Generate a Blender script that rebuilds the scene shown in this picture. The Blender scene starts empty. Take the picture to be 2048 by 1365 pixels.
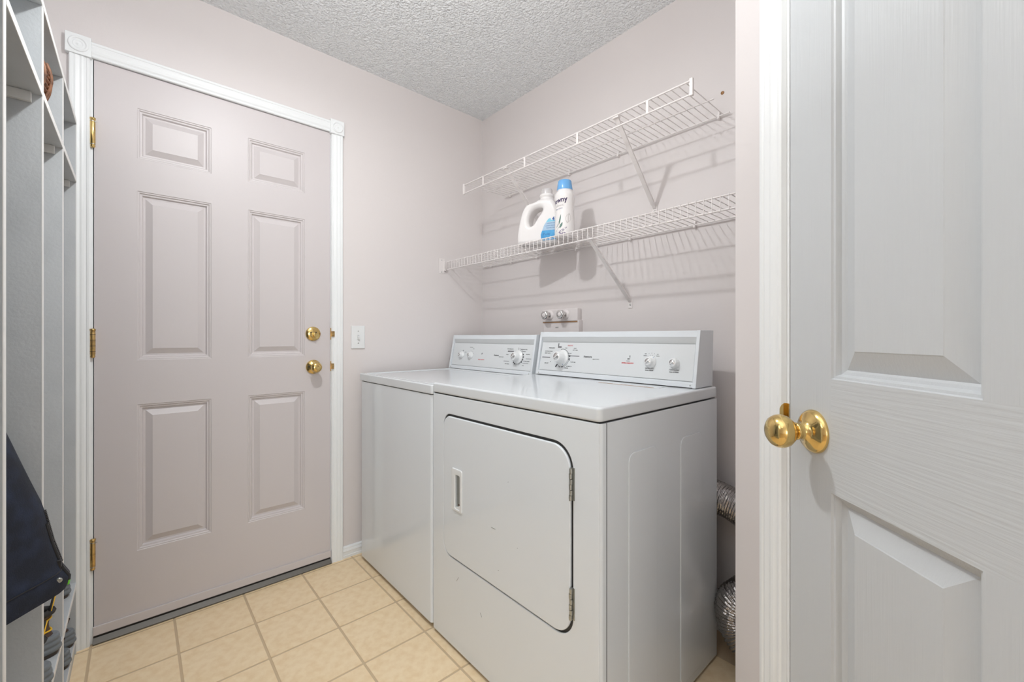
import bpy, bmesh, math, random
from mathutils import Vector, Matrix, noise
R_ = math.radians
S = bpy.context.scene
COL = S.collection
random.seed(4)

# ------------------------------------------------------------------ camera
YAW = 48.4
cam_d = bpy.data.cameras.new('camera')
cam = bpy.data.objects.new('camera', cam_d); COL.objects.link(cam)
cam.location = (2.105, -1.622, 1.09)
cam.rotation_euler = (R_(90), 0, R_(YAW))
cam_d.sensor_fit = 'HORIZONTAL'; cam_d.sensor_width = 36.0
cam_d.lens = 845.0 / 2048 * 36
cam_d.shift_y = -9.0 / 2048
cam_d.clip_start = 0.02
S.camera = cam

# ------------------------------------------------------------------ world, exposure
w = bpy.data.worlds.new('world'); S.world = w; w.use_nodes = True
w.node_tree.nodes['Background'].inputs[0].default_value = (0.8, 0.85, 0.95, 1)
w.node_tree.nodes['Background'].inputs[1].default_value = 0.15
S.view_settings.view_transform = 'Standard'
S.view_settings.look = 'None'
S.view_settings.gamma = 1.0
S.view_settings.exposure = 0.07
S.view_settings.use_curve_mapping = False
LAMP_A = 165.0      # bulb above the laundry corner
FILL_B = 4.0        # added fill globe, unseen behind the camera
def area(name, loc, rot, sx, sy, e, col=(1, 1, 1)):
    l = bpy.data.lights.new(name, 'AREA'); l.shape = 'RECTANGLE'; l.size = sx; l.size_y = sy; l.energy = e; l.color = col
    o = bpy.data.objects.new(name, l); COL.objects.link(o); o.location = loc; o.rotation_euler = rot
    return o
area('floor_fill', (1.0, -1.3, 2.296), (0, 0, 0), 0.075, 0.075, 10.0, (0.96, 0.99, 1.0))       # extra fill below the bulb, added to brighten floor and low walls
area('ceiling_fill', (1.80, -2.05, 1.45), (math.pi, 0, 0), 0.4, 0.4, 25, (0.96, 0.99, 1.0))                      # unseen fill light added behind the camera, bounced off the ceiling
area('side_fill', (6.4, -4.3, 1.15), (R_(90), 0, R_(90)), 4.5, 2.1, 125, (0.95, 0.98, 1.0))  # unseen fill panel added to brighten entry door and floor

# ------------------------------------------------------------------ materials
def mat(name, color, rough=0.5, metal=0.0, bump=None, coat=0.0, ior=None, emit=None, trans=0.0, var=None, spec=None):
    m = bpy.data.materials.new(name); m.use_nodes = True
    nt = m.node_tree; b = nt.nodes['Principled BSDF']
    b.inputs['Base Color'].default_value = (*color, 1)
    b.inputs['Roughness'].default_value = rough
    b.inputs['Metallic'].default_value = metal
    b.inputs['Coat Weight'].default_value = coat
    b.inputs['Transmission Weight'].default_value = trans
    if spec is not None: b.inputs['Specular IOR Level'].default_value = spec
    if emit:
        b.inputs['Emission Color'].default_value = (*emit[0], 1)
        b.inputs['Emission Strength'].default_value = emit[1]
    tc = nt.nodes.new('ShaderNodeTexCoord')
    if bump:
        scale, strength, dist = bump[:3]
        stretch = bump[3] if len(bump) > 3 else (1, 1, 1)
        mp = nt.nodes.new('ShaderNodeMapping'); mp.inputs['Scale'].default_value = stretch
        nt.links.new(tc.outputs['Object'], mp.inputs['Vector'])
        n = nt.nodes.new('ShaderNodeTexNoise'); n.inputs['Scale'].default_value = scale
        n.inputs['Detail'].default_value = 3
        nt.links.new(mp.outputs[0], n.inputs['Vector'])
        bp = nt.nodes.new('ShaderNodeBump'); bp.inputs['Strength'].default_value = strength
        bp.inputs['Distance'].default_value = dist
        nt.links.new(n.outputs['Fac'], bp.inputs['Height'])
        nt.links.new(bp.outputs[0], b.inputs['Normal'])
    if var:
        c2, sc, lo, hi = var
        n2 = nt.nodes.new('ShaderNodeTexNoise'); n2.inputs['Scale'].default_value = sc; n2.inputs['Detail'].default_value = 5
        nt.links.new(tc.outputs['Object'], n2.inputs['Vector'])
        rp = nt.nodes.new('ShaderNodeValToRGB')
        rp.color_ramp.elements[0].position = lo; rp.color_ramp.elements[0].color = (*color, 1)
        rp.color_ramp.elements[1].position = hi; rp.color_ramp.elements[1].color = (*c2, 1)
        nt.links.new(n2.outputs['Fac'], rp.inputs[0]); nt.links.new(rp.outputs[0], b.inputs['Base Color'])
    return m

WALL = (0.725, 0.678, 0.667)
M = {}
M['wall'] = mat('wall_paint', WALL, 0.55, bump=(90, 0.12, 0.002))
M['ceiling'] = mat('popcorn_ceiling', (0.92, 0.94, 0.955), 0.9)
M['trim'] = mat('trim_paint', (0.84, 0.855, 0.86), 0.35, bump=(30, 0.08, 0.002))
M['entry'] = mat('entry_door_paint', (0.62, 0.575, 0.575), 0.42, bump=(160, 0.10, 0.001))
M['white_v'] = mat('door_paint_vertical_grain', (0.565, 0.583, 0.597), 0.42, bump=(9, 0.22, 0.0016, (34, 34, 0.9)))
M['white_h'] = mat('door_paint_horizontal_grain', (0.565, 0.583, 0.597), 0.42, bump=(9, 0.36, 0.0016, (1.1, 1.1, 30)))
M['enamel'] = mat('white_enamel', (0.745, 0.778, 0.808), 0.14, coat=0.25)
M['enamel_dimmed'] = mat('white_enamel_dimmed', (0.70, 0.725, 0.745), 0.16, coat=0.25)  # same enamel darkened for the tops, offsetting the strong light from above
M['plastic'] = mat('white_plastic', (0.78, 0.79, 0.79), 0.35)
M['panel'] = mat('console_panel', (0.72, 0.74, 0.75), 0.35)
M['band'] = mat('shaded_band', (0.62, 0.635, 0.64), 0.3)  # greyer tone stands in for the shade under the console lip
M['knob'] = mat('knob_plastic', (0.80, 0.81, 0.81), 0.28)
M['knob_cap'] = mat('brushed_knob_cap', (0.75, 0.75, 0.75), 0.25, metal=1.0)
M['ink'] = mat('black_print', (0.04, 0.04, 0.045), 0.5)
M['ink_grey'] = mat('grey_print', (0.18, 0.18, 0.19), 0.5)
M['ink_red'] = mat('red_print', (0.62, 0.03, 0.04), 0.5)
M['ink_blue'] = mat('blue_print', (0.02, 0.10, 0.35), 0.5)
M['recess'] = mat('door_gap_shade', (0.05, 0.05, 0.05), 0.5)
M['dark'] = mat('dark_gap', (0.025, 0.023, 0.022), 0.7)
M['brass'] = mat('polished_brass', (0.72, 0.52, 0.21), 0.14, metal=1.0)
M['brass_old'] = mat('aged_brass', (0.62, 0.42, 0.17), 0.30, metal=1.0, var=((0.22, 0.13, 0.06), 60, 0.45, 0.75))
M['chrome'] = mat('chrome', (0.75, 0.74, 0.73), 0.12, metal=1.0)
M['steel'] = mat('zinc_steel', (0.42, 0.43, 0.41), 0.35, metal=0.9)
M['wire'] = mat('shelf_coating', (0.80, 0.755, 0.74), 0.35)
M['box'] = mat('valve_box_plastic', (0.76, 0.71, 0.70), 0.4)
M['tile'] = mat('vinyl_tile', (0.92, 0.735, 0.49), 0.42, var=((0.85, 0.645, 0.395), 34, 0.40, 0.66), bump=(120, 0.06, 0.001))
M['grout'] = mat('vinyl_grout', (0.62, 0.47, 0.30), 0.5)
M['threshold'] = mat('threshold_metal', (0.15, 0.14, 0.125), 0.5, metal=0.4)
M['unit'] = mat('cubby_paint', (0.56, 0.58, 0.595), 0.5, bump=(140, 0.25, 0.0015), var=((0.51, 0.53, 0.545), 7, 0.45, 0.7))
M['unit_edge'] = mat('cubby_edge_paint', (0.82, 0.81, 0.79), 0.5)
M['denim'] = mat('navy_canvas', (0.006, 0.009, 0.019), 0.85, bump=(420, 0.5, 0.002), var=((0.014, 0.022, 0.048), 26, 0.42, 0.70))
M['black'] = mat('black_plastic', (0.015, 0.015, 0.017), 0.4)
M['rubber'] = mat('grey_rubber', (0.16, 0.18, 0.20), 0.6, var=((0.22, 0.24, 0.26), 30, 0.4, 0.7))
M['sole'] = mat('brown_outsole', (0.07, 0.055, 0.045), 0.8)
M['leather'] = mat('brown_leather', (0.085, 0.045, 0.028), 0.6, var=((0.04, 0.032, 0.03), 18, 0.4, 0.7))
M['nylon'] = mat('black_nylon', (0.03, 0.028, 0.027), 0.8)
M['yellow'] = mat('yellow_piping', (0.85, 0.50, 0.02), 0.5)
M['green'] = mat('lime_fabric', (0.18, 0.75, 0.03), 0.5)
M['wicker'] = mat('wicker', (0.27, 0.12, 0.06), 0.6, var=((0.09, 0.04, 0.022), 60, 0.4, 0.65))
M['bottle'] = mat('white_bottle', (0.86, 0.83, 0.82), 0.22, coat=0.2)
M['cap_blue'] = mat('blue_cap', (0.16, 0.42, 0.78), 0.25)
M['label_blue'] = mat('label_blue', (0.05, 0.30, 0.62), 0.3, var=((0.10, 0.42, 0.74), 25, 0.4, 0.6))
M['label_light'] = mat('label_light_blue', (0.42, 0.58, 0.74), 0.3)
M['label_cyan'] = mat('label_cyan', (0.22, 0.60, 0.78), 0.3)
M['label_grey'] = mat('label_grey', (0.60, 0.565, 0.55), 0.4)
M['leaf'] = mat('label_leaf', (0.10, 0.20, 0.16), 0.4)
M['purple'] = mat('label_purple', (0.09, 0.05, 0.18), 0.4)
M['foil'] = mat('aluminium_foil', (0.42, 0.40, 0.39), 0.22, metal=1.0, bump=(38, 0.9, 0.012))
M['anchor'] = mat('brown_anchor', (0.33, 0.17, 0.07), 0.6)
M['scuff'] = mat('scuff', (0.12, 0.12, 0.12), 0.6)
M['rust'] = mat('rust', (0.10, 0.045, 0.02), 0.8)
M['clear'] = mat('clear_plastic', (0.86, 0.83, 0.83), 0.15, trans=0.35)
M['bulb'] = mat('lit_bulb', (1, 1, 1), 0.5, emit=((0.98, 0.985, 1.0), LAMP_A))
M['bulb_fill'] = mat('fill_globe', (1, 1, 1), 0.5, emit=((1.0, 0.97, 0.94), FILL_B))

# popcorn ceiling: worm-like relief
nt = M['ceiling'].node_tree; b = nt.nodes['Principled BSDF']
tc = nt.nodes.new('ShaderNodeTexCoord')
n1 = nt.nodes.new('ShaderNodeTexNoise'); n1.inputs['Scale'].default_value = 80; n1.inputs['Detail'].default_value = 2; n1.inputs['Distortion'].default_value = 1.2
n2 = nt.nodes.new('ShaderNodeTexVoronoi'); n2.inputs['Scale'].default_value = 120; n2.feature = 'SMOOTH_F1'
ad = nt.nodes.new('ShaderNodeMath'); ad.operation = 'SUBTRACT'
bp = nt.nodes.new('ShaderNodeBump'); bp.inputs['Strength'].default_value = 0.8; bp.inputs['Distance'].default_value = 0.012
nt.links.new(tc.outputs['Object'], n1.inputs['Vector']); nt.links.new(tc.outputs['Object'], n2.inputs['Vector'])
nt.links.new(n1.outputs['Fac'], ad.inputs[0]); nt.links.new(n2.outputs['Distance'], ad.inputs[1])
nt.links.new(ad.outputs[0], bp.inputs['Height']); nt.links.new(bp.outputs[0], b.inputs['Normal'])

# ------------------------------------------------------------------ helpers
def root(name, loc, label=None, cat=None, group=None, kind=None):
    o = bpy.data.objects.new(name, None); COL.objects.link(o); o.location = loc
    o.empty_display_size = 0.05
    tag(o, label, cat, group, kind); return o
def tag(o, label=None, cat=None, group=None, kind=None):
    if label: o['label'] = label
    if cat: o['category'] = cat
    if group: o['group'] = group
    if kind: o['kind'] = kind
    return o
def worldloc(o):
    v = Vector((0, 0, 0))
    while o is not None:
        v += o.location; o = o.parent
    return v
def frame(origin, x, y, z):
    m = Matrix.Identity(4)
    for i, c in enumerate((x, y, z)):
        c = Vector(c).normalized()
        m[0][i], m[1][i], m[2][i] = c
    m.translation = Vector(origin); return m
def zrot(a): return Matrix.Rotation(a, 4, 'Z')

class MB:
    """collects shapes in world coordinates; build() links them as one mesh object"""
    def __init__(s): s.v = []; s.f = []; s.mi = []; s.sm = []
    def add(s, vs, fs, M4=None, mi=0, smooth=False):
        k = len(s.v)
        s.v += [tuple(M4 @ Vector(p)) if M4 is not None else tuple(p) for p in vs]
        s.f += [tuple(i + k for i in f) for f in fs]
        s.mi += [mi] * len(fs); s.sm += [smooth] * len(fs); return s
    def box(s, a, b, M4=None, mi=0):
        x0, y0, z0 = a; x1, y1, z1 = b
        vs = [(x0,y0,z0),(x1,y0,z0),(x1,y1,z0),(x0,y1,z0),(x0,y0,z1),(x1,y0,z1),(x1,y1,z1),(x0,y1,z1)]
        fs = [(0,3,2,1),(4,5,6,7),(0,1,5,4),(1,2,6,5),(2,3,7,6),(3,0,4,7)]
        return s.add(vs, fs, M4, mi)
    def prism(s, poly, h0, h1, M4=None, mi=0):
        n = len(poly)
        vs = [(x, y, h0) for x, y in poly] + [(x, y, h1) for x, y in poly]
        fs = [tuple(range(n))[::-1], tuple(range(n, 2*n))] + [(i, (i+1) % n, n+(i+1) % n, n+i) for i in range(n)]
        return s.add(vs, fs, M4, mi)
    def lathe(s, prof, M4=None, seg=24, mi=0, smooth=True, sx=1.0, sy=1.0):
        vs = []; fs = []
        for r, h in prof:
            for k in range(seg):
                a = 2*math.pi*k/seg
                vs.append((r*math.cos(a)*sx, r*math.sin(a)*sy, h))
        for i in range(len(prof)-1):
            for k in range(seg):
                k2 = (k+1) % seg
                fs.append((i*seg+k, i*seg+k2, (i+1)*seg+k2, (i+1)*seg+k))
        s.add(vs, fs, M4, mi, smooth)
        if prof[0][0] > 1e-6: s.add(vs[:seg], [tuple(range(seg))[::-1]], M4, mi)
        if prof[-1][0] > 1e-6: s.add(vs[-seg:], [tuple(range(seg))], M4, mi)
        return s
    def tube(s, pts, r, seg=8, mi=0, M4=None, rad=None, caps=True):
        P = [Vector(p) for p in pts]; n = len(P); vs = []; fs = []; up = None
        for i, p in enumerate(P):
            t = (P[min(i+1, n-1)] - P[max(i-1, 0)]).normalized()
            if up is None:
                up = Vector((0, 0, 1)) if abs(t.z) < 0.9 else Vector((0, 1, 0))
            u = t.cross(up).normalized(); v = u.cross(t).normalized(); up = v
            rr = rad(i) if rad else r
            for k in range(seg):
                a = 2*math.pi*k/seg
                vs.append(p + (u*math.cos(a) + v*math.sin(a))*rr)
        for i in range(n-1):
            for k in range(seg):
                k2 = (k+1) % seg
                fs.append((i*seg+k, (i+1)*seg+k, (i+1)*seg+k2, i*seg+k2))
        s.add(vs, fs, M4, mi, True)
        if caps:
            s.add(vs[:seg], [tuple(range(seg))], M4, mi); s.add(vs[-seg:], [tuple(range(seg))[::-1]], M4, mi)
        return s
    def build(s, name, mats, parent=None, bevel=0, seg=2, label=None, weld=False, sub=0, fix=True):
        me = bpy.data.meshes.new(name)
        c = Vector((0, 0, 0))
        if s.v:
            c = Vector(((min(p[0] for p in s.v)+max(p[0] for p in s.v))/2, (min(p[1] for p in s.v)+max(p[1] for p in s.v))/2, min(p[2] for p in s.v)))
        me.from_pydata([(p[0]-c.x, p[1]-c.y, p[2]-c.z) for p in s.v], [], s.f)
        if not isinstance(mats, (list, tuple)): mats = [mats]
        for m in mats: me.materials.append(m)
        for i, p in enumerate(me.polygons):
            p.material_index = s.mi[i]; p.use_smooth = s.sm[i]
        if weld or fix:
            bm = bmesh.new(); bm.from_mesh(me)
            if weld: bmesh.ops.remove_doubles(bm, verts=bm.verts, dist=1e-6)
            bmesh.ops.recalc_face_normals(bm, faces=bm.faces)
            bm.to_mesh(me); bm.free()
        o = bpy.data.objects.new(name, me); COL.objects.link(o)
        if parent: o.parent = parent; o.location = c - worldloc(parent)
        else: o.location = c
        if bevel:
            md = o.modifiers.new('bevel', 'BEVEL'); md.width = bevel; md.segments = seg
            md.limit_method = 'ANGLE'; md.angle_limit = R_(40); md.harden_normals = False
            for p in me.polygons: p.use_smooth = True
            wn = o.modifiers.new('wn', 'WEIGHTED_NORMAL'); wn.keep_sharp = True
        if sub:
            md = o.modifiers.new('sub', 'SUBSURF'); md.levels = sub; md.render_levels = sub
        if label: o['label'] = label
        return o
def link_mesh(name, src, parent, wloc, label=None):
    o = bpy.data.objects.new(name, src.data); COL.objects.link(o)
    for md in src.modifiers:
        m2 = o.modifiers.new(md.name, md.type)
        if md.type == 'BEVEL': m2.width = md.width; m2.segments = md.segments; m2.limit_method = 'ANGLE'; m2.angle_limit = md.angle_limit
    if parent: o.parent = parent; o.location = Vector(wloc) - worldloc(parent)
    else: o.location = wloc
    if label: o['label'] = label
    return o

def rrect(x0, y0, x1, y1, r, n=6):
    """rounded rectangle outline; r is one radius or (bl, br, tr, tl)"""
    if not isinstance(r, (tuple, list)): r = (r,)*4
    pts = []
    for (cx, cy, a0, rr) in ((x0+r[0], y0+r[0], 180, r[0]), (x1-r[1], y0+r[1], 270, r[1]), (x1-r[2], y1-r[2], 0, r[2]), (x0+r[3], y1-r[3], 90, r[3])):
        for k in range(n+1):
            a = R_(a0+90*k/n); pts.append((cx+rr*math.cos(a), cy+rr*math.sin(a)))
    return pts
def circle(cx, cy, r, n=28): return [(cx+r*math.cos(2*math.pi*k/n), cy+r*math.sin(2*math.pi*k/n)) for k in range(n)]

def slab(name, loops, depth, M4, m, parent=None, bev=0.0, bres=2, label=None, smooth=True):
    """flat plate cut from closed 2D loops (the later loops are holes), front face at local z = depth, rounded by bev"""
    cu = bpy.data.curves.new(name, 'CURVE'); cu.dimensions = '2D'; cu.fill_mode = 'BOTH'
    for lp in loops:
        sp = cu.splines.new('POLY'); sp.points.add(len(lp)-1)
        for i, (x, y) in enumerate(lp): sp.points[i].co = (x, y, 0, 1)
        sp.use_cyclic_u = True
    cu.extrude = max(depth/2 - bev, 0.0); cu.bevel_depth = bev; cu.bevel_resolution = bres; cu.offset = -bev
    t = bpy.data.objects.new(name, cu); COL.objects.link(t)
    me = bpy.data.meshes.new_from_object(t, depsgraph=bpy.context.evaluated_depsgraph_get())
    bpy.data.objects.remove(t); bpy.data.curves.remove(cu)
    me.materials.clear()
    mb = MB(); mb.add([(v.co.x, v.co.y, v.co.z + depth/2) for v in me.vertices], [tuple(p.vertices) for p in me.polygons], M4)
    bpy.data.meshes.remove(me)
    o = mb.build(name, m, parent, label=label, weld=True)
    if smooth:
        for p in o.data.polygons: p.use_smooth = True
        es = o.modifiers.new('es', 'WEIGHTED_NORMAL'); es.keep_sharp = True
        o.data.set_sharp_from_angle(angle=R_(50)) if hasattr(o.data, 'set_sharp_from_angle') else None
    return o

def text(s, size, M4, m, parent, ax='CENTER', bold=0.0, depth=0.0004, name='lettering', sx=1.0):
    cu = bpy.data.curves.new(name, 'FONT'); cu.body = s; cu.size = size
    cu.align_x = ax; cu.align_y = 'CENTER'; cu.extrude = depth/2; cu.offset = bold; cu.resolution_u = 2
    t = bpy.data.objects.new(name, cu); COL.objects.link(t)
    me = bpy.data.meshes.new_from_object(t, depsgraph=bpy.context.evaluated_depsgraph_get())
    bpy.data.objects.remove(t); bpy.data.curves.remove(cu)
    mb = MB(); mb.add([(v.co.x*sx, v.co.y, v.co.z) for v in me.vertices], [tuple(p.vertices) for p in me.polygons], M4)
    bpy.data.meshes.remove(me)
    return mb.build(name, m, parent)

PROF = [(0.0, 0.0), (0.002, -0.0022), (0.006, -0.0022), (0.009, -0.0058), (0.014, -0.0062), (0.018, -0.0125), (0.024, -0.0125), (0.0430, -0.0032), (0.0445, -0.0022)]
PROF2 = [(0.0, 0.0), (0.0015, -0.0030), (0.0050, -0.0036), (0.0080, -0.0105), (0.0120, -0.0118), (0.0150, -0.0140), (0.0425, -0.0032), (0.0440, -0.0022)]
def panel_face(mb, us, vs, panels, M4, prof=PROF, rail=None):
    """door face in local (u, v, out): flat cells, and moulded raised panels"""
    for i in range(len(us)-1):
        for j in range(len(vs)-1):
            u0, u1, v0, v1 = us[i], us[i+1], vs[j], vs[j+1]
            hit = (i, j) in panels
            if not hit:
                mb.add([(u0,v0,0),(u1,v0,0),(u1,v1,0),(u0,v1,0)], [(0,1,2,3)], M4, 1 if rail and rail(i, j) else 0)
                continue
            prev = None
            for (ins, d) in prof:
                cur = [(u0+ins, v0+ins, d), (u1-ins, v0+ins, d), (u1-ins, v1-ins, d), (u0+ins, v1-ins, d)]
                if prev:
                    for k in range(4):
                        mb.add([prev[k], prev[(k+1) % 4], cur[(k+1) % 4], cur[k]], [(0,1,2,3)], M4, 0)
                prev = cur
            mb.add(prev, [(0,1,2,3)], M4)

def extr(prof, M4, L, mb=None, mi=0):
    """extrude an (a, out) profile along local y by L; local x = across, z = out"""
    mb = mb or MB(); n = len(prof)
    vs = [(a, 0, o) for a, o in prof] + [(a, L, o) for a, o in prof]
    fs = [tuple(range(n)), tuple(range(n, 2*n))[::-1]] + [(i, n+i, n+(i+1) % n, (i+1) % n) for i in range(n)]
    return mb.add(vs, fs, M4, mi)

# ------------------------------------------------------------------ setting: shell
CH = 2.444
CP = Vector((2.105, -1.622, 0))
D = Vector((-0.72377279, 0.69003837, 0)); N = Vector((-0.69003837, -0.72377279, 0))
P0 = Vector((1.87083386, -0.75188673, 0))
def dg(s, o=0.0, z=0.0): return P0 + D*s + N*o + Vector((0, 0, z))
CX, CY = dg(0.1966).x, dg(0.1966).y

def struct(name, mb, m, parent=None, bevel=0, **k):
    o = mb.build(name, m, parent, bevel=bevel, **k)
    if parent is None: o['kind'] = 'structure'
    return o

fl = struct('floor', MB().box((-0.15, -7.1, -0.06), (6.6, 0.12, -0.0012)), M['grout'])
TX, TY = 0.232, 0.229
tp = None
for i in range(-1, 11):
    for j in range(-10, 4):
        x0 = 0.0285 + i*TX; y1 = -0.827 + j*TY
        xa, xb = max(x0+0.004, 0.001), min(x0+TX-0.004, 2.59)
        ya, yb = max(y1-TY+0.004, -2.14), min(y1-0.004, -0.001)
        if xb-xa < 0.01 or yb-ya < 0.01: continue
        if xa > 1.70 and yb > -0.55: continue
        full = abs((xb-xa)-(TX-0.008)) < 1e-6 and abs((yb-ya)-(TY-0.008)) < 1e-6
        c = ((xa+xb)/2, (ya+yb)/2, -0.0012)
        if full and tp: link_mesh('tile', tp, fl, c)
        else:
            o = MB().box((xa, ya, -0.0012), (xb, yb, 0.0)).build('tile', M['tile'], fl)
            if full: tp = o
struct('ceiling', MB().box((-0.15, -7.1, CH), (6.6, 0.12, CH+0.06)), M['ceiling'])
struct('wall_back', MB().box((-0.12, 0.0, 0), (1.90, 0.12, CH)), M['wall'])
OY0, OY1, OZ = -1.7415, -0.9205, 2.0775
wl = MB().box((-0.12, -2.27, 0), (0, OY0-0.012, CH)).box((-0.12, OY1+0.012, 0), (0, 0, CH)).box((-0.12, OY0-0.012, OZ+0.012), (0, OY1+0.012, CH))
struct('wall_left', wl, M['wall'])
struct('wall_front', MB().box((0, -2.27, 0), (1.62, -2.15, CH)), M['wall'])
struct('wall_hall_left', MB().box((0.0, -7.0, 0), (0.12, -2.27, CH)), M['wall'])
struct('wall_hall_end', MB().box((0.0, -7.12, 0), (6.6, -7.0, CH)), M['wall'])
Q = dg(-1.0)
struct('wall_hall_near', MB().box((Q.x, Q.y-0.02, 0), (6.6, Q.y+0.10, CH)), M['wall'])
struct('wall_hall_right', MB().box((6.48, -7.0, 0), (6.6, Q.y, CH)), M['wall'])
struct('wall_nook', MB().prism([(CX, CY), (CX+0.09, CY+0.02), (CX+0.09, 0.0), (CX, 0.0)], 0, CH), M['wall'])
MD = frame(P0, D, (0, 0, 1), N)      # local x = along the diagonal wall, y = up, z = out into the room
wd = MB().box((0.013, 0, -0.10), (0.1966, CH, 0), MD).box((-1.05, 0, -0.10), (-0.775, CH, 0), MD).box((-0.775, 2.052, -0.10), (0.013, CH, 0), MD)
struct('wall_diagonal', wd, M['wall'])

# casings
CAS = [(0, 0), (0, .010), (.003, .0125), (.008, .0125), (.010, .0110), (.016, .0140), (.021, .0150), (.026, .0140), (.031, .0150), (.036, .0160), (.041, .0145), (.044, .0165), (.050, .0165), (.052, .0145), (.052, 0)]
def casing(name, a, b, across, out, parent=None, prof=CAS, wdt=0.052):
    a = Vector(a); b = Vector(b); y = (b-a).normalized()
    pr = [(p[0]*wdt/0.052, p[1]) for p in prof]
    return struct(name, extr(pr, frame(a, across, y, out), (b-a).length), M['trim'], parent)
casing('trim_1', (0, -1.7448, 0.0), (0, -1.7448, 2.067), (0, -1, 0), (1, 0, 0))
casing('trim_2', (0, -0.9215, 0.0), (0, -0.9215, 2.067), (0, 1, 0), (1, 0, 0))
casing('trim_3', (0, -1.7408, 2.0735), (0, -0.9298, 2.0735), (0, 0, 1), (1, 0, 0))
for nm, yc, zc in (('trim_4', -1.7733, 2.1010), ('trim_5', -0.8972, 2.1005)):
    Mx = frame((0, yc, zc), (0, 1, 0), (0, 0, 1), (1, 0, 0))
    blk = MB().box((-.0325, -.0340, 0), (.0325, .0340, .021), Mx)
    o = struct(nm, blk, M['trim'], bevel=0.0015)
    MB().lathe([(.0265, .020), (.0255, .0235), (.0225, .0250), (.0190, .0235), (.0175, .0200), (.0160, .0200), (.0140, .0222), (.0110, .0222), (.0085, .0195), (.0060, .0210), (.0001, .0235)], Mx, seg=32).build('rosette_rings', M['trim'], o)
# jambs of the entry door
jb = MB().box((-0.12, OY0-0.012, 0), (0.001, OY0+0.0035, OZ+0.01)).box((-0.12, OY1-0.0035, 0), (0.001, OY1+0.012, OZ+0.01)).box((-0.12, OY0, OZ-0.003), (0.001, OY1, OZ+0.012))
struct('trim_6', jb, M['trim'])
struct('trim_7', MB().box((-0.12, OY0, -0.001), (-0.05, OY1, 0.0235)).prism([(-0.05, -0.001), (0.016, -0.001), (0.019, 0.006), (0.002, 0.020), (-0.05, 0.0235)], OY0+0.003, OY1-0.003, frame((0, 0, 0), (1, 0, 0), (0, 0, 1), (0, -1, 0)) @ Matrix.Scale(-1, 4, (0, 0, 1))), M['threshold'])
# baseboards
BB = [(0, 0), (0, .011), (.012, .012), (.014, .010), (.030, .0105), (.033, .0125), (.040, .0105), (.043, .0085), (.050, .0085), (.056, .004), (.056, 0)]
def base(name, a, b, out, m='trim'):
    a = Vector(a); b = Vector(b); y = (b-a).normalized()
    return struct(name, extr(BB, frame(a, (0, 0, 1), y, out), (b-a).length), M[m])
base('baseboard_left', (0, -0.8695, 0), (0, -0.012, 0), (1, 0, 0))
base('baseboard_back', (0, 0, 0), (CX, 0, 0), (0, -1, 0))
base('baseboard_nook', (CX, CY, 0), (CX, -0.013, 0), (-1, 0, 0))
base('baseboard_diagonal', dg(0.0745), dg(0.1966), N)

# ------------------------------------------------------------------ entry door (door_1)
door = root('door_1', (0, -1.33, 0.026), 'closed taupe six-panel entry door with brass hardware', kind='structure')
ME = frame((0.0, -1.7355, 0.028), (0, 1, 0), (0, 0, 1), (1, 0, 0))
W1, H1 = 0.8100, 2.0440
def ld(y): return y + 1.7355
us = [0, ld(-1.6217), ld(-1.3945), ld(-1.2660), ld(-1.0390), W1]
vs_ = [0, .2905-.028, .8360-.028, 1.0010-.028, 1.6340-.028, 1.7545-.028, 1.9425-.028, H1]
mb = MB(); panel_face(mb, us, vs_, {(a, b_) for a in (1, 3) for b_ in (1, 3, 5)}, ME)
mb.box((0, 0, -0.044), (W1, H1, -0.016), ME)
for (a, b_) in (((0, 0), (W1, 0)), ((W1, 0), (W1, H1)), ((W1, H1), (0, H1)), ((0, H1), (0, 0))):
    mb.add([(*a, 0), (*a, -0.017), (*b_, -0.017), (*b_, 0)], [(0, 1, 2, 3)], ME)
mb.build('door_slab', M['entry'], door, fix=False)
MB().box((0.0, OY0+0.003, 0.0285), (0.0065, OY1-0.002, 0.0600)).build('door_sweep', M['entry'], door, bevel=0.0012)
MB().box((-0.03, OY0+0.004, 0.0235), (0.0035, OY1-0.004, 0.0290)).build('sweep_gap_shade', M['dark'], door)  # dark strip standing in for the shaded gap under the sweep
# hinges: knuckle barrel with caps
for k, (z0, z1) in enumerate(((1.757, 1.864), (1.0145, 1.1185), (0.2640, 0.3760))):
    Mh = frame((0.0085, -1.7385, z0), (1, 0, 0), (0, 1, 0), (0, 0, 1)); L = z1-z0
    mat_ = M['brass'] if k == 0 else M['brass_old']
    h = MB().lathe([(.0001, 0), (.0055, .001), (.0072, .006), (.0060, .010), (.0072, .013)] + [(.0072, L*.5-.001), (.0072, L-.016), (.0068, L-.0145), (.0068, L-.008), (.0080, L-.0075), (.0080, L-.002), (.0001, L)], Mh, seg=16)
    ho = h.build('hinge', mat_, door, label='brass barrel hinge' if k == 0 else 'tarnished brass barrel hinge')
    if k == 1:
        ri = MB()
        for q in (0.22, 0.41, 0.60, 0.79): ri.lathe([(.0074, L*q-.0006), (.0076, L*q), (.0074, L*q+.0006)], Mh, seg=14)
        ri.build('knuckle_joint', M['dark'], ho)
    else:
        MB().lathe([(.0074, L-.0150), (.0075, L-.014), (.0074, L-.0130)], Mh, seg=14).lathe([(.0074, .0115), (.0075, .0125), (.0074, .0135)], Mh, seg=14).build('knuckle_joint', M['steel'], ho)
        MB().box((0.012, -1.735, z1-.016), (0.014, -1.727, z1-.0145)).build('hinge_pin_stop', M['steel'], ho)
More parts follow.
